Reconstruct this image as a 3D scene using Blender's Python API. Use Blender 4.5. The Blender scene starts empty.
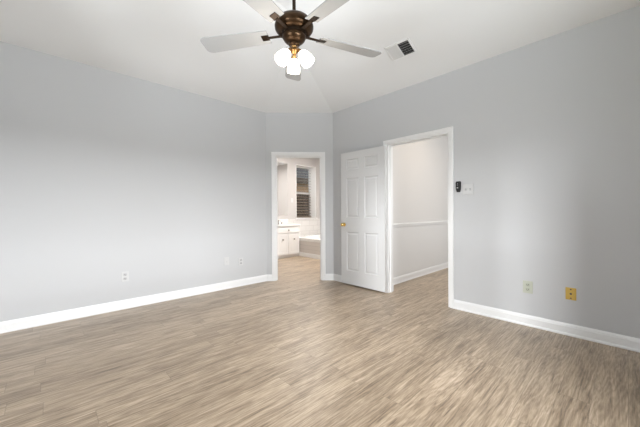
import bpy, bmesh, math, random
from mathutils import Vector, Matrix
random.seed(7)
sc = bpy.context.scene
C = sc.collection
PI = math.pi

# ------------------------------------------------------------------ camera
YAW = 0.816445
cam_data = bpy.data.cameras.new('camera'); cam = bpy.data.objects.new('camera', cam_data); C.objects.link(cam)
cam_data.sensor_width = 36.0; cam_data.sensor_fit = 'HORIZONTAL'
cam_data.lens = 288.78 / 640 * 36.0
cam_data.shift_y = -(213.5 - 211.71) / 640
cam_data.clip_start = 0.02; cam_data.clip_end = 200
fw = Vector((math.cos(YAW), math.sin(YAW), 0)); up = Vector((0, 0, 1)); rt = fw.cross(up)
ROLL = -0.00515
r2 = rt * math.cos(ROLL) + up * math.sin(ROLL); u2 = up * math.cos(ROLL) - rt * math.sin(ROLL)
mw = Matrix((r2, u2, -fw)).transposed().to_4x4(); mw.translation = Vector((0, 0, 1.15))
cam.matrix_world = mw
sc.camera = cam

# ------------------------------------------------------------------ light and exposure
sc.view_settings.view_transform = 'Standard'; sc.view_settings.look = 'None'
sc.view_settings.gamma = 1.0; sc.view_settings.use_curve_mapping = False
sc.view_settings.exposure = 0.03
world = bpy.data.worlds.new('sky'); sc.world = world; world.use_nodes = True
bgn = world.node_tree.nodes['Background']
bgn.inputs['Color'].default_value = (0.90, 0.95, 1.0, 1); bgn.inputs['Strength'].default_value = 1.2

def area(name, loc, target, sx, sy, energy, color=(1, 1, 1), spread=PI, shape='RECTANGLE'):
    d = bpy.data.lights.new(name, 'AREA'); d.shape = shape; d.size = sx; d.size_y = sy
    d.energy = energy; d.color = color; d.spread = spread
    o = bpy.data.objects.new(name, d); C.objects.link(o); o.location = loc
    o.rotation_euler = (Vector(target) - Vector(loc)).to_track_quat('-Z', 'Y').to_euler()
    return o
# daylight falling through the two room windows (behind the camera): sky from afar; plus added unseen uplights that brighten the ceiling
area('daylight', (1.0, -5.0, 2.50), (0.8, 0, 1.9), 2.8, 0.9, 870, (0.95, 0.975, 1.0))
area('daylight', (-9.0, 0.89, 4.47), (0, 1.25, 2.2), 0.85, 1.7, 1260, (0.95, 0.975, 1.0))
area('ceiling_fill', (1.15, -2.5, 0.0), (0.2, 1.3, 3.1), 2.2, 1.3, 430, (0.91, 0.955, 1.0))
area('ceiling_fill', (-2.9, 0.95, 0.0), (1.2, 1.7, 3.1), 2.0, 1.2, 500, (0.91, 0.955, 1.0))
# added fill panel that evens out the hall wall, then the lamps of hall and bathroom
area('hall_fill', (5.3, 0.45, 1.45), (5.3, 2.5, 1.30), 2.6, 1.9, 34, (0.93, 0.97, 1.0))
area('hall_lamp', (4.6, 1.6, 2.70), (4.6, 1.6, 0), 0.5, 0.5, 8, (1.0, 0.80, 0.60), PI, 'DISK')
area('bath_lamp', (4.6, 4.7, 2.70), (4.6, 4.7, 0), 0.9, 0.9, 66, (1.0, 0.965, 0.925), PI, 'DISK')
d = bpy.data.lights.new('bath_fill', 'POINT'); d.energy = 24; d.color = (1.0, 0.96, 0.92); d.shadow_soft_size = 0.08  # added unseen fill without a fixture, lifts the upper bathroom walls
o = bpy.data.objects.new('bath_fill', d); C.objects.link(o); o.location = (4.3, 4.9, 2.52)

# ------------------------------------------------------------------ helpers
class MB:
    def __init__(self): self.bm = bmesh.new()
    def add(self, b):
        me = bpy.data.meshes.new('t'); b.to_mesh(me); b.free(); self.bm.from_mesh(me); bpy.data.meshes.remove(me); return self
    def obox(self, cen, dims, rot=None, bev=0.0, seg=2):
        b = bmesh.new(); bmesh.ops.create_cube(b, size=1)
        bmesh.ops.scale(b, vec=dims, verts=b.verts)
        if bev: bmesh.ops.bevel(b, geom=list(b.edges), offset=bev, segments=seg, profile=0.5, affect='EDGES')
        M = (rot.to_4x4() if rot else Matrix.Identity(4)); M.translation = Vector(cen)
        bmesh.ops.transform(b, matrix=M, verts=b.verts); return self.add(b)
    def box(self, x0, x1, y0, y1, z0, z1, bev=0.0):
        return self.obox(((x0+x1)/2, (y0+y1)/2, (z0+z1)/2), (abs(x1-x0), abs(y1-y0), abs(z1-z0)), None, bev)
    def prism(self, pts, z0, z1):
        b = bmesh.new(); lo = [b.verts.new((x, y, z0)) for x, y in pts]; hi = [b.verts.new((x, y, z1)) for x, y in pts]
        b.faces.new(lo[::-1]); b.faces.new(hi); n = len(pts)
        for i in range(n): b.faces.new((lo[i], lo[(i+1) % n], hi[(i+1) % n], hi[i]))
        bmesh.ops.recalc_face_normals(b, faces=b.faces); return self.add(b)
    def sweep(self, prof, p0, p1, out, upv=Vector((0, 0, 1))):
        # profile of (distance outwards, height) run straight from p0 to p1
        b = bmesh.new(); out = Vector(out); p0 = Vector(p0); p1 = Vector(p1)
        a = [b.verts.new(p0 + out*d + upv*h) for d, h in prof]; c = [b.verts.new(p1 + out*d + upv*h) for d, h in prof]
        n = len(prof); b.faces.new(a); b.faces.new(c[::-1])
        for i in range(n): b.faces.new((a[i], c[i], c[(i+1) % n], a[(i+1) % n]))
        bmesh.ops.recalc_face_normals(b, faces=b.faces); return self.add(b)
    def lathe(self, prof, M=None, n=40):
        b = bmesh.new(); rings = []
        for r, z in prof:
            if r < 1e-5: rings.append([b.verts.new((0, 0, z))])
            else: rings.append([b.verts.new((r*math.cos(2*PI*i/n), r*math.sin(2*PI*i/n), z)) for i in range(n)])
        for A, B in zip(rings, rings[1:]):
            for i in range(n):
                j = (i+1) % n
                if len(A) == 1 and len(B) == 1: continue
                if len(A) == 1: b.faces.new((A[0], B[i], B[j]))
                elif len(B) == 1: b.faces.new((A[i], B[0], A[j]))
                else: b.faces.new((A[i], B[i], B[j], A[j]))
        bmesh.ops.recalc_face_normals(b, faces=b.faces)
        if M is not None: bmesh.ops.transform(b, matrix=M, verts=b.verts)
        return self.add(b)
    def tube(self, p0, p1, r, r1=None, n=16):
        p0 = Vector(p0); p1 = Vector(p1); d = p1-p0; M = d.to_track_quat('Z', 'Y').to_matrix().to_4x4(); M.translation = p0
        r1 = r if r1 is None else r1
        return self.lathe([(0, 0), (r, 0), (r1, d.length), (0, d.length)], M, n)
    def build(self, name, m, parent=None, smooth=False, local=False):
        me = bpy.data.meshes.new(name)
        if parent is not None and not local:
            org = parent.location if parent.parent is None else parent.parent.location
            bmesh.ops.translate(self.bm, vec=-Vector(org), verts=self.bm.verts)
        self.bm.to_mesh(me); self.bm.free(); me.materials.append(m)
        if smooth:
            for p in me.polygons: p.use_smooth = True
            try: me.set_sharp_from_angle(angle=math.radians(38))
            except Exception: pass
        o = bpy.data.objects.new(name, me); C.objects.link(o)
        if parent is not None: o.parent = parent
        return o

def struct(o, label=None):
    o['kind'] = 'structure'
    if label: o['label'] = label
    return o
def tag(o, label, cat, group=None):
    o['label'] = label; o['category'] = cat
    if group: o['group'] = group
    return o
def thing(name, label, cat, loc, group=None, rz=0.0):
    o = bpy.data.objects.new(name, None); C.objects.link(o); o.location = loc; o.rotation_euler = (0, 0, rz)
    o.empty_display_size = 0.05
    return tag(o, label, cat, group)

# ------------------------------------------------------------------ materials
def nm(name):
    m = bpy.data.materials.new(name); m.use_nodes = True; nt = m.node_tree; return m, nt, nt.nodes['Principled BSDF']
def mat(name, col, rough=0.5, metal=0.0, bump=0.0, bscale=300.0, spec=0.5, var=0.0):
    m, nt, b = nm(name); b.inputs['Base Color'].default_value = (*col, 1); b.inputs['Roughness'].default_value = rough
    b.inputs['Metallic'].default_value = metal; b.inputs['Specular IOR Level'].default_value = spec
    N = nt.nodes; L = nt.links
    tc = N.new('ShaderNodeTexCoord'); no = N.new('ShaderNodeTexNoise'); no.inputs['Scale'].default_value = bscale
    L.new(tc.outputs['Object'], no.inputs['Vector'])
    if bump:
        bp = N.new('ShaderNodeBump'); bp.inputs['Strength'].default_value = bump; bp.inputs['Distance'].default_value = 0.002
        L.new(no.outputs['Fac'], bp.inputs['Height']); L.new(bp.outputs['Normal'], b.inputs['Normal'])
    if var:
        mx = N.new('ShaderNodeMix'); mx.data_type = 'RGBA'; L.new(no.outputs['Fac'], mx.inputs['Factor'])
        mx.inputs['A'].default_value = (*[c*(1-var) for c in col], 1); mx.inputs['B'].default_value = (*[min(1, c*(1+var)) for c in col], 1)
        L.new(mx.outputs['Result'], b.inputs['Base Color'])
    return m

def plank_mat():
    m, nt, b = nm('vinyl_planks'); N = nt.nodes; L = nt.links
    tc = N.new('ShaderNodeTexCoord'); sp = N.new('ShaderNodeSeparateXYZ'); L.new(tc.outputs['Object'], sp.inputs[0])
    def M(op, a, bb=None, cc=None):
        n = N.new('ShaderNodeMath'); n.operation = op
        for i, v in enumerate((a, bb, cc)):
            if v is None: continue
            if isinstance(v, (int, float)): n.inputs[i].default_value = v
            else: L.new(v, n.inputs[i])
        return n.outputs[0]
    W, LEN = 0.152, 1.22
    yr = M('DIVIDE', sp.outputs['Y'], W); row = M('FLOOR', yr); fy = M('FRACT', yr)
    wn = N.new('ShaderNodeTexWhiteNoise'); wn.noise_dimensions = '1D'; L.new(row, wn.inputs['W'])
    xo = M('ADD', M('DIVIDE', sp.outputs['X'], LEN), M('MULTIPLY', wn.outputs['Value'], 7.31))
    col = M('FLOOR', xo); fx = M('FRACT', xo)
    cb = N.new('ShaderNodeCombineXYZ'); L.new(row, cb.inputs[0]); L.new(col, cb.inputs[1])
    wn2 = N.new('ShaderNodeTexWhiteNoise'); wn2.noise_dimensions = '3D'; L.new(cb.outputs[0], wn2.inputs['Vector'])
    pv = wn2.outputs['Value']
    # seams
    ey = M('MINIMUM', fy, M('SUBTRACT', 1.0, fy)); ex = M('MINIMUM', fx, M('SUBTRACT', 1.0, fx))
    seam = M('MAXIMUM', M('LESS_THAN', ey, 0.011), M('LESS_THAN', ex, 0.0016))
    # grain coordinates, shifted per plank
    off = N.new('ShaderNodeVectorMath'); off.operation = 'MULTIPLY_ADD'
    L.new(wn2.outputs['Color'], off.inputs[0]); off.inputs[1].default_value = (37, 19, 11); L.new(tc.outputs['Object'], off.inputs[2])
    def noise(sx, sy, scale, det=4, dist=0.0, rough=0.55):
        mp = N.new('ShaderNodeMapping'); mp.inputs['Scale'].default_value = (sx, sy, 1); L.new(off.outputs[0], mp.inputs['Vector'])
        n = N.new('ShaderNodeTexNoise'); n.inputs['Scale'].default_value = scale; n.inputs['Detail'].default_value = det
        n.inputs['Distortion'].default_value = dist; n.inputs['Roughness'].default_value = rough
        L.new(mp.outputs[0], n.inputs['Vector']); return n.outputs['Fac']
    g1 = noise(1.9, 24.0, 1.5, 6, 0.7, 0.64)    # streaks
    g2 = noise(5.0, 80.0, 2.0, 4, 0.5, 0.7)     # fine fibres and flecks
    g3 = noise(2.4, 6.5, 1.2, 3, 1.0)           # cloudy patches
    mpw = N.new('ShaderNodeMapping'); mpw.inputs['Scale'].default_value = (1.6, 11.0, 1); L.new(off.outputs[0], mpw.inputs['Vector'])
    wv = N.new('ShaderNodeTexWave'); wv.wave_type = 'RINGS'; wv.rings_direction = 'Z'; wv.inputs['Scale'].default_value = 1.6
    wv.inputs['Distortion'].default_value = 9.0; wv.inputs['Detail'].default_value = 4; wv.inputs['Detail Scale'].default_value = 1.8
    L.new(mpw.outputs[0], wv.inputs['Vector'])
    v = M('ADD', M('MULTIPLY', g1, 1.35), M('MULTIPLY', g2, 0.60))
    v = M('ADD', v, M('MULTIPLY', g3, 0.40)); v = M('ADD', v, M('MULTIPLY', wv.outputs['Fac'], 0.16))
    v = M('ADD', v, M('MULTIPLY', M('SUBTRACT', pv, 0.5), 0.15))
    g4 = noise(2.2, 48.0, 2.0, 3, 0.6, 0.6)     # crisp dark pores and light streaks
    v = M('SUBTRACT', v, M('MULTIPLY', M('MAXIMUM', M('SUBTRACT', g4, 0.57), 0.0), 1.3))
    v = M('ADD', v, M('MULTIPLY', M('MAXIMUM', M('SUBTRACT', 0.40, g4), 0.0), 1.3))
    v = M('MULTIPLY', M('SUBTRACT', v, 0.845), 1.15)
    rp = N.new('ShaderNodeValToRGB'); L.new(v, rp.inputs['Fac']); e = rp.color_ramp.elements
    e[0].position = 0.05; e[0].color = (0.150, 0.104, 0.064, 1)
    e[1].position = 0.98; e[1].color = (0.640, 0.520, 0.395, 1)
    k = e.new(0.35); k.color = (0.305, 0.226, 0.152, 1)
    k = e.new(0.65); k.color = (0.460, 0.356, 0.252, 1)
    mx = N.new('ShaderNodeMix'); mx.data_type = 'RGBA'; L.new(M('MULTIPLY', seam, 0.32), mx.inputs['Factor'])
    L.new(rp.outputs['Color'], mx.inputs['A']); mx.inputs['B'].default_value = (0.07, 0.05, 0.035, 1)
    L.new(mx.outputs['Result'], b.inputs['Base Color'])
    L.new(M('MULTIPLY_ADD', g1, 0.2, 0.33), b.inputs['Roughness']); b.inputs['Specular IOR Level'].default_value = 0.45
    b.inputs['Coat Weight'].default_value = 0.5; b.inputs['Coat Roughness'].default_value = 0.42
    bp = N.new('ShaderNodeBump'); bp.inputs['Strength'].default_value = 0.15; bp.inputs['Distance'].default_value = 0.002
    L.new(M('SUBTRACT', g2, seam), bp.inputs['Height']); L.new(bp.outputs['Normal'], b.inputs['Normal'])
    return m
def brick_mat(name, c1, c2, mo, scale, bw, rh, mortar=0.02, vertical=True, rough=0.8, offset=0.5):
    m, nt, b = nm(name); N = nt.nodes; L = nt.links
    tc = N.new('ShaderNodeTexCoord'); br = N.new('ShaderNodeTexBrick'); mp = N.new('ShaderNodeMapping')
    if vertical: mp.inputs['Rotation'].default_value = (PI/2, 0, 0)
    L.new(tc.outputs['Object'], mp.inputs['Vector']); L.new(mp.outputs[0], br.inputs['Vector'])
    br.inputs['Color1'].default_value = (*c1, 1); br.inputs['Color2'].default_value = (*c2, 1); br.inputs['Mortar'].default_value = (*mo, 1)
    br.inputs['Scale'].default_value = scale; br.inputs['Brick Width'].default_value = bw; br.inputs['Row Height'].default_value = rh
    br.inputs['Mortar Size'].default_value = mortar; br.offset = offset
    L.new(br.outputs['Color'], b.inputs['Base Color']); b.inputs['Roughness'].default_value = rough
    return m
def glass_mat(name, dens=0.94, tint=(1, 1, 1)):
    m, nt, b = nm(name); N = nt.nodes; L = nt.links; N.remove(b)
    t = N.new('ShaderNodeBsdfTransparent'); t.inputs['Color'].default_value = (*tint, 1); g = N.new('ShaderNodeBsdfGlossy'); g.inputs['Roughness'].default_value = 0.02
    mx = N.new('ShaderNodeMixShader'); mx.inputs[0].default_value = 1-dens
    L.new(t.outputs[0], mx.inputs[1]); L.new(g.outputs[0], mx.inputs[2]); L.new(mx.outputs[0], N['Material Output'].inputs['Surface'])
    return m
def glow_mat(name, col, s):
    m, nt, b = nm(name); b.inputs['Base Color'].default_value = (0.9, 0.9, 0.88, 1); b.inputs['Roughness'].default_value = 0.3
    b.inputs['Emission Color'].default_value = (*col, 1); b.inputs['Emission Strength'].default_value = s
    return m

WALL = mat('grey_wall_paint', (0.565, 0.570, 0.580), 0.55, bump=0.06, bscale=220)
HALLW = mat('warm_white_paint', (0.72, 0.705, 0.69), 0.6, bump=0.05, bscale=220)
BATHW = mat('bath_wall_paint', (0.54, 0.515, 0.50), 0.6, bump=0.05, bscale=220)
HALLG = mat('hall_grey_paint', (0.76, 0.755, 0.75), 0.6, bump=0.05, bscale=220)
CEIL = mat('ceiling_paint', (0.82, 0.82, 0.82), 0.8, bump=0.08, bscale=260)
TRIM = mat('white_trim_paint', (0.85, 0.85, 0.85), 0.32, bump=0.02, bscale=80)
TRIM2 = mat('gloss_white_trim', (0.88, 0.88, 0.87), 0.3, bump=0.02, bscale=80)
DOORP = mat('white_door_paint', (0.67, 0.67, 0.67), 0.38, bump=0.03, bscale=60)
PLANK = plank_mat()
BRONZE = mat('oiled_bronze', (0.046, 0.024, 0.010), 0.34, 0.80, bump=0.05, bscale=90, var=0.25)
DARKB = mat('dark_bronze', (0.03, 0.018, 0.010), 0.38, 0.7, bump=0.05, bscale=90)
BRASSY = mat('antique_brass', (0.42, 0.24, 0.09), 0.32, 0.9, bump=0.05, bscale=90)
BLADE = mat('pale_blade', (0.37, 0.37, 0.37), 0.6, bump=0.03, bscale=40)
SHADE = glow_mat('lit_frosted_glass', (1.0, 0.95, 0.88), 7.0)
BRASS = mat('polished_brass', (0.72, 0.50, 0.18), 0.25, 0.95, bump=0.02, bscale=60)
GOLDP = mat('gold_plate', (0.62, 0.43, 0.11), 0.35, 0.55, bump=0.03, bscale=60)
IVORY = mat('ivory_plastic', (0.53, 0.545, 0.46), 0.4, bump=0.02, bscale=60)
WPLAS = mat('white_plastic', (0.62, 0.62, 0.62), 0.35, bump=0.02, bscale=60)
GPLAS = mat('grey_plastic', (0.50, 0.50, 0.51), 0.35, bump=0.02, bscale=60)
BLACK = mat('black_plastic', (0.008, 0.008, 0.009), 0.4, bump=0.03, bscale=120)
SLOT = mat('dark_slot', (0.09, 0.09, 0.09), 0.7, bump=0.02)
CABW = mat('cabinet_white', (0.88, 0.87, 0.86), 0.4, bump=0.03, bscale=60)
COUNT = mat('cultured_marble', (0.84, 0.83, 0.81), 0.2, bump=0.0, bscale=6, var=0.04)
NICK = mat('brushed_nickel', (0.36, 0.34, 0.31), 0.35, 0.9, bump=0.03, bscale=120)
MIRR = mat('mirror_silver', (0.86, 0.87, 0.87), 0.03, 1.0)
TUBW = mat('tub_acrylic', (0.86, 0.85, 0.83), 0.15, bump=0.0, bscale=5, var=0.02)
TILE = brick_mat('wall_tile', (0.74, 0.72, 0.70), (0.71, 0.69, 0.67), (0.60, 0.58, 0.56), 1.0, 0.30, 0.15, 0.006, rough=0.25)
STILE = brick_mat('skirt_tile', (0.70, 0.66, 0.62), (0.66, 0.62, 0.585), (0.58, 0.55, 0.51), 1.0, 0.30, 0.10, 0.006, rough=0.35)
GLASS = glass_mat('window_glass')
SCREEN = glass_mat('insect_screen', 0.97, (0.32, 0.31, 0.30))
VENTW = mat('vent_enamel', (0.84, 0.84, 0.84), 0.4, bump=0.02, bscale=60)
LOUV = mat('louver_enamel', (0.66, 0.66, 0.66), 0.45, bump=0.02, bscale=60)
VENTD = mat('vent_duct', (0.035, 0.035, 0.035), 0.8, bump=0.02, bscale=60)
WOOD = mat('blind_wood', (0.24, 0.18, 0.13), 0.5, bump=0.05, bscale=30, var=0.2)
HBRICK = brick_mat('house_brick', (0.66, 0.38, 0.19), (0.54, 0.30, 0.15), (0.56, 0.46, 0.36), 1.0, 0.22, 0.075, 0.008)
SHING = brick_mat('roof_shingles', (0.05, 0.055, 0.06), (0.08, 0.085, 0.09), (0.03, 0.03, 0.03), 1.0, 0.3, 0.16, 0.012, vertical=False)
FENCEM = mat('fence_board', (0.22, 0.13, 0.07), 0.8, bump=0.3, bscale=25, var=0.25)
GRASS = mat('lawn', (0.12, 0.15, 0.06), 0.95, bump=0.3, bscale=40, var=0.3)
EAVE = mat('eave_paint', (0.10, 0.075, 0.055), 0.6, bump=0.03)

# ------------------------------------------------------------------ room shell
H = 2.807
XR, YL = 3.490, 4.127
XB, YB = -1.13, -1.145
A = Vector((2.646, 4.127)); B = Vector((3.490, 3.385))
E2 = (B-A).normalized(); M2 = Vector((-E2.y, E2.x)); CL = (B-A).length
def ch(s, d): q = A + E2*s + M2*d; return (q.x, q.y)
T = 0.12
struct(MB().box(-1.3, 7.7, -1.35, 6.6, -0.10, 0.0).build('floor', PLANK), 'greige wood-look vinyl plank floor')

ext = H+0.06
struct(MB().prism([(XB-T, YL), (A.x, A.y), ch(0, T), (ch(0, T)[0]-0.02, YL+T), (XB-T, YL+T)], 0, ext).build('wall_left', WALL), 'long light grey wall on the left')
# corner wall with bathroom doorway
S0, S1 = 0.150, 0.930; HD = 2.092
m = MB(); m.prism([ch(0, 0), ch(S0, 0), ch(S0, T), ch(0, T)], 0, ext); m.prism([ch(S1, 0), ch(CL, 0), ch(CL, T), ch(S1, T)], 0, ext)
m.prism([ch(S0, 0), ch(S1, 0), ch(S1, T), ch(S0, T)], HD, ext); struct(m.build('wall_corner', WALL), 'short angled grey wall holding the bathroom doorway')
# right wall with hall doorway
D0, D1 = 1.454, 2.326; HDR = 2.100
m = MB(); m.prism([(XR, D1), (XR, B.y), ch(CL, T), (XR+T, ch(CL, T)[1]), (XR+T, D1)], 0, ext); m.box(XR, XR+T, YB-T, D0, 0, ext); m.box(XR, XR+T, D0, D1, HDR, ext)
struct(m.build('wall_right', WALL), 'grey wall on the right holding the hall doorway')
# back wall and side wall (behind the camera) with windows
WA = (-0.60, 2.12, 0.55, 2.08); WB = (0.60, 2.05, 1.00, 2.60)
m = MB(); m.box(XB-T, WA[0], YB-T, YB, 0, ext); m.box(WA[1], XR, YB-T, YB, 0, ext); m.box(WA[0], WA[1], YB-T, YB, 0, WA[2]); m.box(WA[0], WA[1], YB-T, YB, WA[3], ext)
struct(m.build('wall_back', WALL))
m = MB(); m.box(XB-T, XB, YB, WB[0], 0, ext); m.box(XB-T, XB, WB[1], YL, 0, ext); m.box(XB-T, XB, WB[0], WB[1], 0, WB[2]); m.box(XB-T, XB, WB[0], WB[1], WB[3], ext)
struct(m.build('wall_side', WALL))
def win_box(m, ax, a0, a1, d0, d1, z0, z1):
    if ax == 'x': m.box(a0, a1, d0, d1, z0, z1)
    else: m.box(d0, d1, a0, a1, z0, z1)
def make_window(name, ax, a0, a1, z0, z1, d0, d1, n):
    f = MB(); w = 0.05
    win_box(f, ax, a0, a1, d0, d1, z0, z0+w); win_box(f, ax, a0, a1, d0, d1, z1-w, z1)
    win_box(f, ax, a0, a0+w, d0, d1, z0+w, z1-w); win_box(f, ax, a1-w, a1, d0, d1, z0+w, z1-w)
    for i in range(1, n):
        c = a0+(a1-a0)*i/n; win_box(f, ax, c-0.03, c+0.03, d0, d1, z0+w, z1-w)
    zc = (z0+z1)/2; win_box(f, ax, a0+w, a1-w, d0+0.003, d1-0.003, zc-0.02, zc+0.02)
    root = struct(f.build(name, TRIM)); dm = (d0+d1)/2
    g = MB(); win_box(g, ax, a0+w, a1-w, dm-0.003, dm+0.003, z0+w, z1-w); g.build('pane', GLASS, root, local=True)
    return root
make_window('window_2', 'x', *WA, YB-0.09, YB-0.04, 3)
make_window('window_3', 'y', *WB, XB-0.09, XB-0.04, 3)

# vaulted ceiling: planes rising a third from every wall to a flat top
SL = 1/3.0; TT = 1.62; ti = 1.355
zc = lambda t: H + SL*t
b = bmesh.new(); V = lambda x, y, t: b.verts.new((x, y, zc(t)))
p_bl = V(XB, YB, 0); p_br = V(XR, YB, 0); p_B = V(B.x, B.y, 0); p_A = V(A.x, A.y, 0); p_fl = V(XB, YL, 0)
q_m = V(XR-ti, YL-ti, ti)
q_bl = V(XB+TT, YB+TT, TT); q_br = V(XR-TT, YB+TT, TT); q_tr = V(XR-TT, YL-TT, TT); q_tl = V(XB+TT, YL-TT, TT)
for f in ((p_br, p_B, q_m, q_tr, q_br), (p_B, p_A, q_m), (p_A, p_fl, q_tl, q_tr, q_m), (p_fl, p_bl, q_bl, q_tl), (p_bl, p_br, q_br, q_bl), (q_br, q_tr, q_tl, q_bl)): b.faces.new(f)
bmesh.ops.recalc_face_normals(b, faces=b.faces)
ce = MB().add(b).build('ceiling', CEIL); struct(ce, 'white vaulted ceiling')
so = ce.modifiers.new('thick', 'SOLIDIFY'); so.thickness = 0.06; so.offset = 1.0 if ce.data.polygons[5].normal.z > 0 else -1.0

# hall behind the right wall
HY = 2.52; HX = XR+T
struct(MB().box(HX, 7.62, HY, HY+T, 0, 0.90).box(HX, 7.62, HY, HY+T, 0.90, 2.85).build('wall_hall', HALLW), 'white upper hall wall seen through the open doorway')
struct(MB().box(HX, 7.5, HY-0.004, HY, 0.09, 0.895).build('wall_hall_lower', HALLG), 'light grey lower hall wall below the chair rail')
struct(MB().box(7.5, 7.62, 0.4, HY, 0, 2.85).build('wall_hall_end', HALLW)); struct(MB().box(HX, 7.62, 0.4-T, 0.4, 0, 2.85).build('wall_hall_near', HALLW))
struct(MB().box(HX, 7.62, 0.28, HY+T, 2.75, 2.85).build('ceiling_hall', CEIL))
rail = [(0, 0), (0.012, 0.004), (0.016, 0.016), (0.022, 0.022), (0.022, 0.034), (0.030, 0.042), (0.030, 0.058), (0.024, 0.064), (0, 0.068)]
struct(MB().sweep(rail, (HX, HY, 0.888), (7.5, HY, 0.888), (0, -1, 0)).build('trim_1', TRIM), 'white chair rail along the hall wall')
base = [(0, 0), (0.020, 0), (0.021, 0.010), (0.017, 0.018), (0.013, 0.022), (0.013, 0.078), (0.010, 0.086), (0.010, 0.092), (0.006, 0.099), (0.004, 0.106), (0, 0.107)]
struct(MB().sweep(base, (HX, HY-0.004, 0), (7.5, HY-0.004, 0), (0, -1, 0)).build('baseboard_hall', TRIM), 'white baseboard along the hall wall')

# bathroom behind the corner wall
YBK = 6.35; WX0, WX1, WZ0, WZ1 = 5.05, 5.80, 0.975, 2.475; RD = 0.31
m = MB(); m.box(2.0, WX0, YBK, YBK+RD, 0, 2.9); m.box(WX1, 6.15, YBK, YBK+RD, 0, 2.9); m.box(WX0, WX1, YBK, YBK+RD, 0, WZ0); m.box(WX0, WX1, YBK, YBK+RD, WZ1, 2.9)
struct(m.build('wall_bath_back', BATHW), 'pale bathroom wall holding the window')
struct(MB().box(5.98, 6.15, 3.2, YBK, 0, 2.9).build('wall_bath_right', BATHW)); struct(MB().box(1.9, 2.0, YL+T, YBK+RD, 0, 2.9).build('wall_bath_left', BATHW))
struct(MB().box(HX, 6.15, 3.08, 3.2, 0, 2.9).build('wall_bath_near', BATHW))
p = ch(-0.0, T)
struct(MB().prism([(1.9, YL+T), (p[0]-0.03, YL+T), ch(CL, T), (HX, ch(CL, T)[1]), (HX, 3.08), (6.15, 3.08), (6.15, YBK+RD), (1.9, YBK+RD)], 2.80, 2.9).build('ceiling_bath', CEIL))

# baseboards of the room
struct(MB().sweep(base, (XB, YL, 0), (A.x, A.y, 0), (0, -1, 0)).build('baseboard_left', TRIM), 'white baseboard along the left wall')
struct(MB().sweep(base, (XR, YB, 0), (XR, D0-0.050, 0), (-1, 0, 0)).build('baseboard_right', TRIM), 'white baseboard on the right wall below the outlets')
struct(MB().sweep(base, (XR, D1+0.050, 0), (XR, B.y, 0), (-1, 0, 0)).build('baseboard_right_far', TRIM), 'short white baseboard behind the open door')
o3 = (-M2.x, -M2.y, 0)
struct(MB().sweep(base, (*ch(S1+0.058, 0), 0), (*ch(CL, 0), 0), o3).sweep(base, (*ch(0, 0), 0), (*ch(S0-0.058, 0), 0), o3).build('baseboard_corner', TRIM), 'short white baseboards beside the bathroom doorway')

# door casings and jambs
prof = [(0, 0), (0.011, 0), (0.014, 0.006), (0.014, 0.022), (0.017, 0.030), (0.019, 0.055), (0.019, 0.068), (0.014, 0.073), (0, 0.073)]
def casing(name, o0, e, outv, w0, w1, hd, width, label):
    # o0 origin, e along wall, outv out of wall; profile height runs away from the opening
    e3 = Vector((e[0], e[1], 0)); o = Vector((o0[0], o0[1], 0)); k = width/0.073
    pr = [(d, hh*k) for d, hh in prof]; U = Vector((0, 0, 1)); m = MB()
    m.sweep(pr, o+e3*w0, o+e3*w0+U*(hd), outv, -e3); m.sweep(pr, o+e3*w1, o+e3*w1+U*hd, outv, e3)
    m.sweep(pr, o+e3*(w0-width)+U*hd, o+e3*(w1+width)+U*hd, outv, U)
    return struct(m.build(name, TRIM), label)
casing('trim_2', A, E2, o3, S0, S1, HD, 0.058, 'white casing round the bathroom doorway')
casing('trim_3', (XR, 0), (0, 1), (-1, 0, 0), D0, D1, HDR, 0.050, 'white casing round the hall doorway')
def jamb(name, f, w0, w1, hd, label):
    m = MB(); t = 0.018
    for a0, a1, z0, z1 in ((w0, w0+t, 0, hd), (w1-t, w1, 0, hd), (w0+t, w1-t, hd-t, hd)):
        m.prism([f(a0, -0.002), f(a1, -0.002), f(a1, T+0.004), f(a0, T+0.004)], z0, z1)
    for a0, a1, z0, z1 in ((w0+t, w0+t+0.011, 0, hd-t), (w1-t-0.011, w1-t, 0, hd-t), (w0+t+.011, w1-t-.011, hd-t-0.011, hd-t)):
        m.prism([f(a0, 0.045), f(a1, 0.045), f(a1, 0.08), f(a0, 0.08)], z0, z1)
    return struct(m.build(name, TRIM), label)
jamb('trim_4', ch, S0, S1, HD, 'white jamb lining of the bathroom doorway')
jamb('trim_5', lambda s, d: (XR+d, s), D0, D1, HDR, 'white jamb lining of the hall doorway')

# ------------------------------------------------------------------ open six-panel door
hx, hy = 3.412, 2.312; fx, fy = 3.385, 3.112
ang = math.atan2(fy-hy, fx-hx); LW = math.hypot(fx-hx, fy-hy); Z0, Z1 = 0.026, 2.066
door = bpy.data.objects.new('door_1', None); C.objects.link(door); door.location = (hx, hy, 0); door.rotation_euler = (0, 0, ang); door.empty_display_size = 0.05
struct(door, 'white six-panel door standing open against the right wall')
TK = 0.035; st = 0.112; mu = 0.105; pw = (LW-2*st-mu)/2
cols = [(st, st+pw), (st+pw+mu, LW-st)]; rows = [(0.235, 0.835), (1.055, 1.665), (1.795, 1.960)]
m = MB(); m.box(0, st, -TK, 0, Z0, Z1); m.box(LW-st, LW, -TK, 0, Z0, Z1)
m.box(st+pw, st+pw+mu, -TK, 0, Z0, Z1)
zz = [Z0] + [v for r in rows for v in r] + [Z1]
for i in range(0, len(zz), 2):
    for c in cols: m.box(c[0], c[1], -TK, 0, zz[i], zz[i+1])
m.build('leaf', DOORP, door, local=True)
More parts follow.
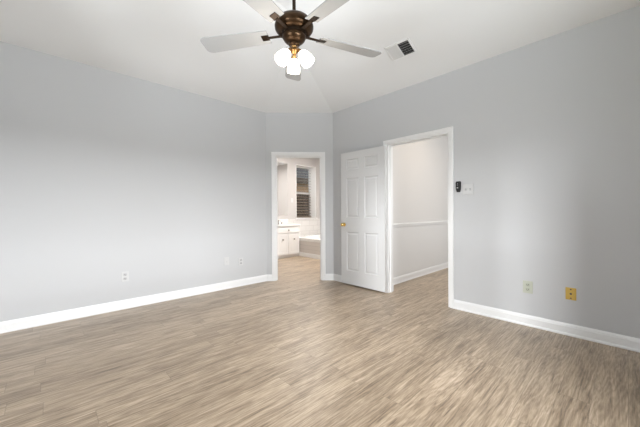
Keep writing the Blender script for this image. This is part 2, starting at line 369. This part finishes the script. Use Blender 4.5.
for c in cols:
    for r in rows:
        b = bmesh.new()
        for sgn, yy in ((1, 0.0), (-1, -TK)):
            lv = []
            for ins, dep in ((0, 0.0), (0.008, 0.008), (0.014, 0.010), (0.020, 0.010), (0.040, 0.002)):
                y = yy - sgn*dep
                lv.append([b.verts.new(q) for q in ((c[0]+ins, y, r[0]+ins), (c[1]-ins, y, r[0]+ins), (c[1]-ins, y, r[1]-ins), (c[0]+ins, y, r[1]-ins))])
            for a_, c_ in zip(lv, lv[1:]):
                for i in range(4): b.faces.new((a_[i], a_[(i+1) % 4], c_[(i+1) % 4], c_[i]))
            b.faces.new(lv[-1])
        bmesh.ops.recalc_face_normals(b, faces=b.faces)
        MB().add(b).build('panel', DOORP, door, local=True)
KS, KZ = LW-0.062, 0.945
for sgn, y0 in ((1, 0.0), (-1, -TK)):
    if sgn < 0: continue
    Mk = Matrix.Rotation(-PI/2*sgn, 4, 'X'); Mk.translation = Vector((KS, y0, KZ))
    kb = MB().lathe([(0, 0.008), (0.011, 0.008), (0.010, 0.026), (0.017, 0.034), (0.026, 0.046), (0.027, 0.056), (0.020, 0.066), (0, 0.069)], Mk, 24).build('knob', BRASS, door, True, local=True)
    kb['label'] = 'round polished brass knob'
    MB().lathe([(0, 0), (0.032, 0), (0.031, 0.005), (0.016, 0.010), (0, 0.010)], Mk, 24).build('rosette', BRASS, kb, True, local=True)
for z in (0.22, 1.03, 1.84):
    h_ = MB().tube((-0.004, 0.002, z-0.045), (-0.004, 0.002, z+0.045), 0.006).box(0, 0.03, -0.0005, 0.0015, z-0.042, z+0.042).build('hinge', DOORP, door, local=True)

# ------------------------------------------------------------------ ceiling fan
FX, FY = 1.177, 1.491; ZT = zc(TT)
fan = thing('ceiling_fan', 'bronze ceiling fan with pale blades and three lit glass shades', 'ceiling fan', (FX, FY, ZT))
Lm = lambda z: Matrix.Translation((FX, FY, z))
MB().lathe([(0, 0), (0.068, 0), (0.068, -0.02), (0.055, -0.055), (0.03, -0.075), (0.014, -0.08), (0, -0.08)], Lm(ZT)).build('canopy', DARKB, fan, True)
MB().tube((FX, FY, 2.45), (FX, FY, ZT-0.07), 0.0115).build('downrod', DARKB, fan, True)
MB().lathe([(0, 2.432), (0.020, 2.432), (0.026, 2.424), (0.055, 2.420), (0.085, 2.412), (0.106, 2.400), (0.120, 2.384), (0.127, 2.362), (0.125, 2.346), (0.116, 2.332), (0.102, 2.322), (0.096, 2.320), (0, 2.320)], Lm(0), 56).build('motor_housing', BRONZE, fan, True)
MB().lathe([(0, 2.321), (0.080, 2.321), (0.080, 2.302), (0, 2.302)], Lm(0), 48).build('flywheel', DARKB, fan, True)
MB().lathe([(0, 2.304), (0.070, 2.304), (0.076, 2.300), (0.077, 2.292), (0.072, 2.279), (0.061, 2.266), (0.046, 2.257), (0.036, 2.254), (0.036, 2.240), (0.028, 2.232), (0, 2.232)], Lm(0), 48).build('switch_housing', BRONZE, fan, True)
ft = MB().lathe([(0, 2.236), (0.020, 2.234), (0.016, 2.224), (0.024, 2.214), (0.026, 2.202), (0.016, 2.190), (0.010, 2.182), (0.012, 2.172), (0.008, 2.162), (0, 2.158)], Lm(0), 28).build('light_fitter', BRASSY, fan, True)
lat = Vector((math.sin(YAW), -math.cos(YAW), 0)); dep = Vector((math.cos(YAW), math.sin(YAW), 0))
AZ0 = math.radians(-8)
for k in range(3):
    a = AZ0 + k*2*PI/3
    d = dep*math.cos(a) + lat*math.sin(a)
    ax = (d*math.cos(math.radians(54)) + Vector((0, 0, -1))*math.sin(math.radians(54))).normalized()
    p0 = Vector((FX, FY, 2.210)) + d*0.030; p1 = p0 + ax*0.022
    arm = MB().tube(p0, p1, 0.008).tube(p1-ax*0.004, p1+ax*0.018, 0.013, 0.021).build('lamp_arm', BRASSY, fan, True)
    Ms = ax.to_track_quat('Z', 'Y').to_matrix().to_4x4(); Ms.translation = p1 + ax*0.010
    pr = [(0.014, 0), (0.023, 0.006), (0.033, 0.022), (0.040, 0.044), (0.0435, 0.066), (0.043, 0.092), (0.0405, 0.092), (0.038, 0.064), (0.030, 0.025), (0.020, 0.011), (0.012, 0.006)]
    sh = MB().lathe(pr + [pr[0]], Ms, 32).build('lamp_shade', SHADE, fan, True)
    sh['label'] = 'lit white frosted glass shade'
    MB().lathe([(0, 0.012), (0.011, 0.014), (0.012, 0.030), (0.024, 0.050), (0.024, 0.064), (0.014, 0.078), (0, 0.082)], Ms, 20).build('bulb', SHADE, sh, True)
    l = bpy.data.lights.new('fan_bulb', 'POINT'); l.energy = 2.2; l.color = (1.0, 0.86, 0.68); l.shadow_soft_size = 0.045
    lo = bpy.data.objects.new('fan_bulb', l); C.objects.link(lo); lo.location = p1 + ax*0.125
# blades, built pointing along +x then turned
b = bmesh.new(); out = []
N_ = 10
for i in range(N_+1):
    t = i/N_; out.append((0.175+0.44*t, 0.052+0.016*t))
tip = [(0.615+0.045*math.sin(q*PI/2/5), 0.068-0.030*(1-math.cos(q*PI/2/5))) for q in range(1, 6)]
ring = out+tip; pts = [(x, y) for x, y in ring] + [(x, -y) for x, y in reversed(ring)]
lo_ = [b.verts.new((x, y, -0.003)) for x, y in pts]; hi_ = [b.verts.new((x, y, 0.003)) for x, y in pts]
b.faces.new(lo_[::-1]); b.faces.new(hi_)
for i in range(len(pts)): j = (i+1) % len(pts); b.faces.new((lo_[i], lo_[j], hi_[j], hi_[i]))
bmesh.ops.rotate(b, verts=b.verts, cent=(0, 0, 0), matrix=Matrix.Rotation(math.radians(12), 3, 'X'))
bmesh.ops.translate(b, verts=b.verts, vec=(0, 0, 2.319-ZT))
bl0 = MB().add(b).build('blade', BLADE, fan, local=True); bl0['label'] = 'pale fan blade'
m = MB(); R12 = Matrix.Rotation(math.radians(12), 3, 'X')
m.obox((0.125, 0, 2.312-ZT), (0.12, 0.022, 0.006), None, 0.002); m.obox((0.200, 0, 2.3135-ZT), (0.05, 0.044, 0.004), R12, 0.0015)
ir0 = m.build('blade_iron', DARKB, bl0, local=True)
BA = math.atan2(dep.y, dep.x) + math.radians(6)
for k in range(5):
    if k == 0: bb = bl0
    else:
        bb = bl0.copy(); C.objects.link(bb); bb.parent = fan
        ii = ir0.copy(); C.objects.link(ii); ii.parent = bb
    bb.rotation_euler = (0, 0, BA + k*2*PI/5)

# ------------------------------------------------------------------ ceiling vent on the right slope
vx, vy = 2.935, 1.768; vt = XR-vx
vent = thing('ceiling_vent', 'rectangular white air vent with half-dark louvers on the ceiling slope', 'vent', (vx, vy, zc(vt)))
th = math.atan(SL); nrm = Vector((-math.sin(th), 0, -math.cos(th)))   # into the room
# local axes: u along Y, v down the slope
uu = Vector((0, 1, 0)); vv = Vector((math.cos(th), 0, -math.sin(th)))
tw = math.radians(3.0); u_ = uu*math.cos(tw)-vv*math.sin(tw); v_ = vv*math.cos(tw)+uu*math.sin(tw)
RM = Matrix((u_, v_, nrm)).transposed()
vp = lambda a, c, n: tuple(Vector((vx, vy, zc(vt))) + u_*a + v_*c + nrm*n)
LU, LV, bw = 0.305, 0.225, 0.020
m = MB()
for cc, dd in (((0, -LV/2+bw/2, .004), (LU, bw, .010)), ((0, LV/2-bw/2, .004), (LU, bw, .010)), ((-LU/2+bw/2, 0, .004), (bw, LV, .010)), ((LU/2-bw/2, 0, .004), (bw, LV, .010)), ((0.0, 0, .004), (0.012, LV, .010))):
    m.obox(vp(*cc), dd, RM, 0.002)
m.build('frame', VENTW, vent)
m = MB(); m.obox(vp(0, 0, 0.0005), (LU-2*bw, LV-2*bw, 0.001), RM); m.build('duct_opening', VENTD, vent)
for half, tilt, nm_ in ((1, 10, 'louver'), (-1, -48, 'louver')):
    nsl = 6
    for i in range(nsl):
        c = -LV/2+bw+ (i+0.5)*(LV-2*bw)/nsl
        hl = LU/2-bw-0.006
        Rt = RM @ Matrix.Rotation(math.radians(tilt), 3, 'X')
        MB().obox(vp(half*(0.006+hl/2), c, 0.006), (hl, 0.0315 if half > 0 else 0.022, 0.0012), Rt).build('louver', LOUV, vent)

# ------------------------------------------------------------------ wall plates
def plate_x(name, label, cat, y, z, w, h, mt, group=None):   # on the right wall
    t = thing(name, label, cat, (XR, y, z), group)
    MB().obox((XR-0.003, y, z), (0.006, w, h), None, 0.002).build('cover_plate', mt, t)
    return t
def plate_y(name, label, cat, x, z, w, h, mt, group=None):   # on the left wall
    t = thing(name, label, cat, (x, YL, z), group)
    MB().obox((x, YL-0.003, z), (w, 0.006, h), None, 0.002).build('cover_plate', mt, t)
    return t
def socket_x(t, y, z, mt):
    for dz in (-0.024, 0.024):
        s = MB().obox((XR-0.0065, y, z+dz), (0.005, 0.034, 0.030), None, 0.002).build('socket', mt, t)
        MB().box(XR-0.0098, XR-0.0088, y-0.009, y-0.006, z+dz-0.004, z+dz+0.008).box(XR-0.0098, XR-0.0088, y+0.006, y+0.009, z+dz-0.004, z+dz+0.007).tube((XR-0.0098, y, z+dz-0.009), (XR-0.0085, y, z+dz-0.009), 0.0028).build('slots', SLOT, s)
def socket_y(t, x, z, mt):
    for dz in (-0.024, 0.024):
        s = MB().obox((x, YL-0.0065, z+dz), (0.034, 0.005, 0.030), None, 0.002).build('socket', mt, t)
        MB().box(x-0.009, x-0.006, YL-0.0098, YL-0.0088, z+dz-0.004, z+dz+0.008).box(x+0.006, x+0.009, YL-0.0098, YL-0.0088, z+dz-0.004, z+dz+0.007).tube((x, YL-0.0098, z+dz-0.009), (x, YL-0.0085, z+dz-0.009), 0.0028).build('slots', SLOT, s)
# right wall
t = thing('remote_control', 'small black remote in a wall cradle beside the hall doorway', 'remote', (XR, 1.348, 1.432))
b = bmesh.new(); prr = [(-0.030, 0.052), (-0.022, 0.064), (0.022, 0.064), (0.030, 0.052), (0.027, -0.030), (0.018, -0.062), (-0.018, -0.062), (-0.027, -0.030)]
def extr(prr, x0, x1, y, z, sc_=1.0):
    b = bmesh.new(); f = [b.verts.new((x0, y+q*sc_, z+w*sc_)) for q, w in prr]; g = [b.verts.new((x1, y+q*sc_, z+w*sc_)) for q, w in prr]
    b.faces.new(f); b.faces.new(g[::-1]); n = len(prr)
    for i in range(n): b.faces.new((f[i], g[i], g[(i+1) % n], f[(i+1) % n]))
    bmesh.ops.recalc_face_normals(b, faces=b.faces)
    bmesh.ops.bevel(b, geom=list(b.edges), offset=0.003, segments=2, profile=0.5, affect='EDGES'); return b
MB().add(extr(prr, XR-0.012, XR, 1.348, 1.432)).build('cradle', BLACK, t)
MB().add(extr(prr, XR-0.026, XR-0.012, 1.348, 1.434, 0.86)).build('remote_body', BLACK, t)
for i, (dz, r) in enumerate(((0.036, 0.0035), (0.018, 0.004), (-0.014, 0.0085))):
    MB().tube((XR-0.0282, 1.348+0.003, 1.434+dz), (XR-0.0255, 1.348+0.003, 1.434+dz), r).build('button', GPLAS, t)
t = plate_x('light_switch', 'white double switch plate beside the black remote', 'light switch', 1.243, 1.395, 0.112, 0.122, WPLAS)
for dy in (-0.023, 0.023):
    tg = MB().obox((XR-0.0055, 1.243+dy, 1.395), (0.006, 0.014, 0.028), None, 0.001).obox((XR-0.012, 1.243+dy, 1.399), (0.014, 0.009, 0.010), Matrix.Rotation(0.4, 3, 'Y'), 0.001).build('toggle', GPLAS, t)
t = plate_x('wall_outlet', 'ivory outlet plate low on the right wall, nearer the hall doorway', 'outlet', 0.684, 0.387, 0.082, 0.122, IVORY, 'electrical outlets low on the walls'); socket_x(t, 0.684, 0.387, mat('ivory_socket', (0.46, 0.48, 0.39), 0.4))
t = plate_x('jack_plate', 'gold wall plate with three dark holes low on the right wall', 'wall plate', 0.357, 0.385, 0.076, 0.112, GOLDP)
for dz in (-0.040, 0.0, 0.040):
    MB().tube((XR-0.0085, 0.357, 0.385+dz), (XR-0.005, 0.357, 0.385+dz), 0.0085 if dz == 0 else 0.006).build('hole', SLOT, t)
# left wall
t = plate_y('wall_outlet', 'white outlet alone on the left wall, farthest from the bathroom doorway', 'outlet', 0.665, 0.385, 0.074, 0.118, WPLAS, 'electrical outlets low on the walls'); socket_y(t, 0.665, 0.385, GPLAS)
t = plate_y('jack_plate', 'blank white plate on the left wall, left of the pair near bathroom doorway', 'wall plate', 1.945, 0.415, 0.078, 0.118, WPLAS)
MB().tube((1.945, YL-0.014, 0.405), (1.945, YL-0.005, 0.405), 0.006).build('connector', GPLAS, t)
t = plate_y('wall_outlet', 'white outlet on the left wall nearest the bathroom doorway', 'outlet', 2.18, 0.380, 0.072, 0.116, WPLAS, 'electrical outlets low on the walls'); socket_y(t, 2.18, 0.380, GPLAS)

# ------------------------------------------------------------------ bathroom fittings
VF, VR, VLF = 5.82, 4.745, 3.26
van = thing('vanity_cabinet', 'white bathroom vanity with drawer and two doors, seen through the doorway', 'cabinet', (4.0, 6.08, 0))
m = MB(); m.box(VLF, VR, VF+0.018, YBK-0.002, 0.05, 0.79); m.box(VLF, VR-0.0, VF+0.055, YBK-0.002, 0, 0.05); m.build('body', CABW, van)
for x0, x1 in ((VLF+0.03, VLF+0.72), (4.03, 4.725)):
    d = MB().box(x0, x1, VF, VF+0.018, 0.615, 0.765, 0.004).box(x0+0.03, x1-0.03, VF-0.004, VF, 0.640, 0.740, 0.002).build('drawer', CABW, van)
    MB().lathe([(0, 0), (0.009, 0), (0.008, 0.012), (0.017, 0.018), (0.017, 0.026), (0, 0.030)], Matrix.Translation(((x0+x1)/2, VF-0.004, 0.692)) @ Matrix.Rotation(PI/2, 4, 'X'), 20).build('knob', NICK, d, True)
    xm = (x0+x1)/2
    for a0, a1 in ((x0, xm-0.004), (xm+0.004, x1)):
        q = MB(); q.box(a0, a1, VF+0.006, VF+0.018, 0.085, 0.595)
        w = 0.062
        q.box(a0, a0+w, VF, VF+0.006, 0.085, 0.595); q.box(a1-w, a1, VF, VF+0.006, 0.085, 0.595); q.box(a0+w, a1-w, VF, VF+0.006, 0.085, 0.085+w); q.box(a0+w, a1-w, VF, VF+0.006, 0.595-w, 0.595)
        q.box(a0+w+0.02, a1-w-0.02, VF+0.001, VF+0.007, 0.085+w+0.02, 0.595-w-0.02, 0.003)
        dd = q.build('cabinet_door', CABW, van)
        MB().lathe([(0, 0), (0.010, 0), (0.009, 0.012), (0.021, 0.018), (0.021, 0.027), (0, 0.032)], Matrix.Translation(((a0+a1)/2, VF, 0.462)) @ Matrix.Rotation(PI/2, 4, 'X') , 20).build('knob', NICK, dd, True)
ct = thing('marble_worktop', 'white marble worktop on the bathroom vanity', 'worktop', (4.0, 6.08, 0.79))
MB().box(VLF-0.01, VR+0.012, VF-0.022, YBK-0.001, 0.79, 0.832, 0.006).build('slab', COUNT, ct)
struct(MB().box(VLF-0.01, VR+0.012, YBK-0.02, YBK, 0.833, 0.955, 0.003).build('trim_9', COUNT), 'low white backsplash behind the vanity')
tag(MB().box(VLF, 4.752, YBK-0.008, YBK, 1.06, 2.48, 0.002).build('mirror', MIRR), 'tall frameless mirror above the bathroom vanity', 'mirror')
fc = thing('faucet', 'small metal faucet on the bathroom vanity top', 'faucet', (4.33, 6.18, 0.832))
MB().tube((4.33, 6.18, 0.832), (4.33, 6.18, 0.945), 0.014).tube((4.33, 6.185, 0.935), (4.33, 6.07, 0.915), 0.011).build('spout', NICK, fc, True)
for dx in (-0.1, 0.1): MB().tube((4.33+dx, 6.18, 0.832), (4.33+dx, 6.18, 0.875), 0.016, 0.010).obox((4.33+dx, 6.165, 0.882), (0.018, 0.07, 0.012), None, 0.004).build('handle', NICK, fc, True)
t = thing('light_switch', 'white switch plate on bathroom wall between mirror and window', 'light switch', (4.907, YBK, 1.47))
MB().obox((4.907, YBK-0.003, 1.47), (0.075, 0.006, 0.12), None, 0.002).build('cover_plate', WPLAS, t)
MB().obox((4.907, YBK-0.008, 1.474), (0.012, 0.012, 0.024), None, 0.001).build('toggle', WPLAS, t)
# tub: deck with a sunken oval basin and a tiled skirt
tub = thing('bathtub', 'built-in white bathtub with beige tiled skirt below the bathroom window', 'bathtub', (5.37, 5.3, 0))
TX0, TX1, TY0, TY1, TZ = 4.752, 5.975, 4.25, YBK-0.012, 0.475
b = bmesh.new(); n = 40; cx, cy = (TX0+TX1)/2+0.01, (TY0+TY1)/2
def ell(rx, ry, z): return [b.verts.new((cx+rx*math.copysign(abs(math.cos(2*PI*i/n))**0.7, math.cos(2*PI*i/n)), cy+ry*math.copysign(abs(math.sin(2*PI*i/n))**0.7, math.sin(2*PI*i/n)), z)) for i in range(n)]
def rect(z, g=0):
    vs = []
    for i in range(n):
        c, s = math.cos(2*PI*i/n), math.sin(2*PI*i/n); k = 1/max(abs(c), abs(s)); vs.append(b.verts.new((cx+(TX1-TX0)/2*c*k, cy+(TY1-TY0)/2*s*k, z)))
    return vs
# snap the rectangle to the walls
dx0 = cx-(TX1-TX0)/2-TX0
rings = [rect(TZ-0.075), rect(TZ), ell(0.47, 0.83, TZ), ell(0.455, 0.815, TZ+0.012), ell(0.43, 0.79, TZ), ell(0.38, 0.72, TZ-0.2), ell(0.30, 0.60, TZ-0.38), ell(0.15, 0.3, TZ-0.40)]
for a_, c_ in zip(rings, rings[1:]):
    for i in range(n): j = (i+1) % n; b.faces.new((a_[i], a_[j], c_[j], c_[i]))
b.faces.new(rings[-1][::-1]); bmesh.ops.translate(b, verts=b.verts, vec=(-dx0, 0, 0)); bmesh.ops.recalc_face_normals(b, faces=b.faces)
MB().add(b).build('basin', TUBW, tub, True)
sk = MB().box(TX0+0.012, TX0+0.06, TY0, TY1, 0, TZ-0.07).build('skirt', STILE, tub); sk['label'] = 'beige tiled skirt'
MB().box(TX0+0.002, TX0+0.012, TY0, TY1, 0, 0.105, 0.003).build('base_trim', TRIM, tub)
struct(MB().box(4.775, 5.98, YBK-0.006, YBK, TZ+0.001, WZ0-0.03).build('trim_6', TILE), 'pale tiled splash behind the bathtub')
struct(MB().box(WX0-0.04, WX1+0.04, YBK-0.03, YBK+RD-0.08, WZ0-0.03, WZ0, 0.003).build('trim_7', COUNT), 'white sill of the bathroom window')
# bathroom window
wy0, wy1 = YBK+0.235, YBK+0.290
m = MB(); w = 0.035
m.box(WX0, WX1, wy0, wy1, WZ1-w, WZ1); m.box(WX0, WX1, wy0, wy1, WZ0, WZ0+w); m.box(WX0, WX0+w, wy0, wy1, WZ0+w, WZ1-w); m.box(WX1-w, WX1, wy0, wy1, WZ0+w, WZ1-w)
win = struct(m.build('window_1', TRIM), 'white sash window above the bathtub')
zm = 1.70
MB().box(WX0+w, WX1-w, wy0+0.003, wy1-0.003, zm-0.03, zm+0.03).build('meeting_rail', TRIM, win, local=True)
MB().box(WX0+w, WX1-w, wy1-0.02, wy1-0.016, zm+0.03, WZ1-w).build('pane', GLASS, win, local=True)
MB().box(WX0+w, WX1-w, wy0+0.016, wy0+0.02, WZ0+w, zm-0.03).build('pane', GLASS, win, local=True)
MB().box(WX0+w, WX1-w, wy1-0.006, wy1-0.005, WZ0+w, zm-0.03).build('insect_screen', SCREEN, win, local=True)
struct(MB().box(WX1-0.012, WX1, YBK-0.004, wy0, WZ0, WZ1).box(WX0, WX0+0.012, YBK-0.004, wy0, WZ0, WZ1).box(WX0+0.012, WX1-0.012, YBK-0.004, wy0, WZ1-0.012, WZ1).build('trim_8', TRIM2), 'white lining of the bathroom window reveal')
bl = thing('window_blind', 'open slatted blind hanging in the bathroom window', 'blind', ((WX0+WX1)/2, YBK+0.20, WZ1))
MB().box(WX0+0.01, WX1-0.01, YBK+0.185, YBK+0.230, WZ1-0.04, WZ1).build('headrail', TRIM, bl)
m = MB(); z = WZ0+0.05
while z < WZ1-0.06:
    m.obox(((WX0+WX1)/2, YBK+0.201, z), (WX1-WX0-0.06, 0.062, 0.003), Matrix.Rotation(math.radians(14), 3, 'X')); z += 0.080
m.build('slats', WOOD, bl)
MB().box(WX0+0.015, WX1-0.015, YBK+0.182, YBK+0.222, WZ0+0.012, WZ0+0.030, 0.003).build('bottom_rail', WOOD, bl)

# ------------------------------------------------------------------ outside the bathroom window
struct(MB().box(-30, 40, -30, 45, -0.5, -0.15).build('ground', GRASS))
nh = thing('neighbor_house', 'brown brick neighboring house with grey roof outside the bathroom window', 'house', (11, 10.9, -0.15))
MB().box(5, 20, 10.6, 16, -0.15, 2.62).build('brick_wall', HBRICK, nh)
m = MB(); Rr = Matrix.Rotation(math.radians(28), 3, 'X'); m.obox((12.5, 12.15, 3.72), (16, 4.6, 0.10), Rr); m.build('roof', SHING, nh)
MB().box(4.5, 20.5, 10.05, 10.6, 2.50, 2.60).box(4.5, 20.5, 10.02, 10.08, 2.46, 2.66).build('eave', EAVE, nh)
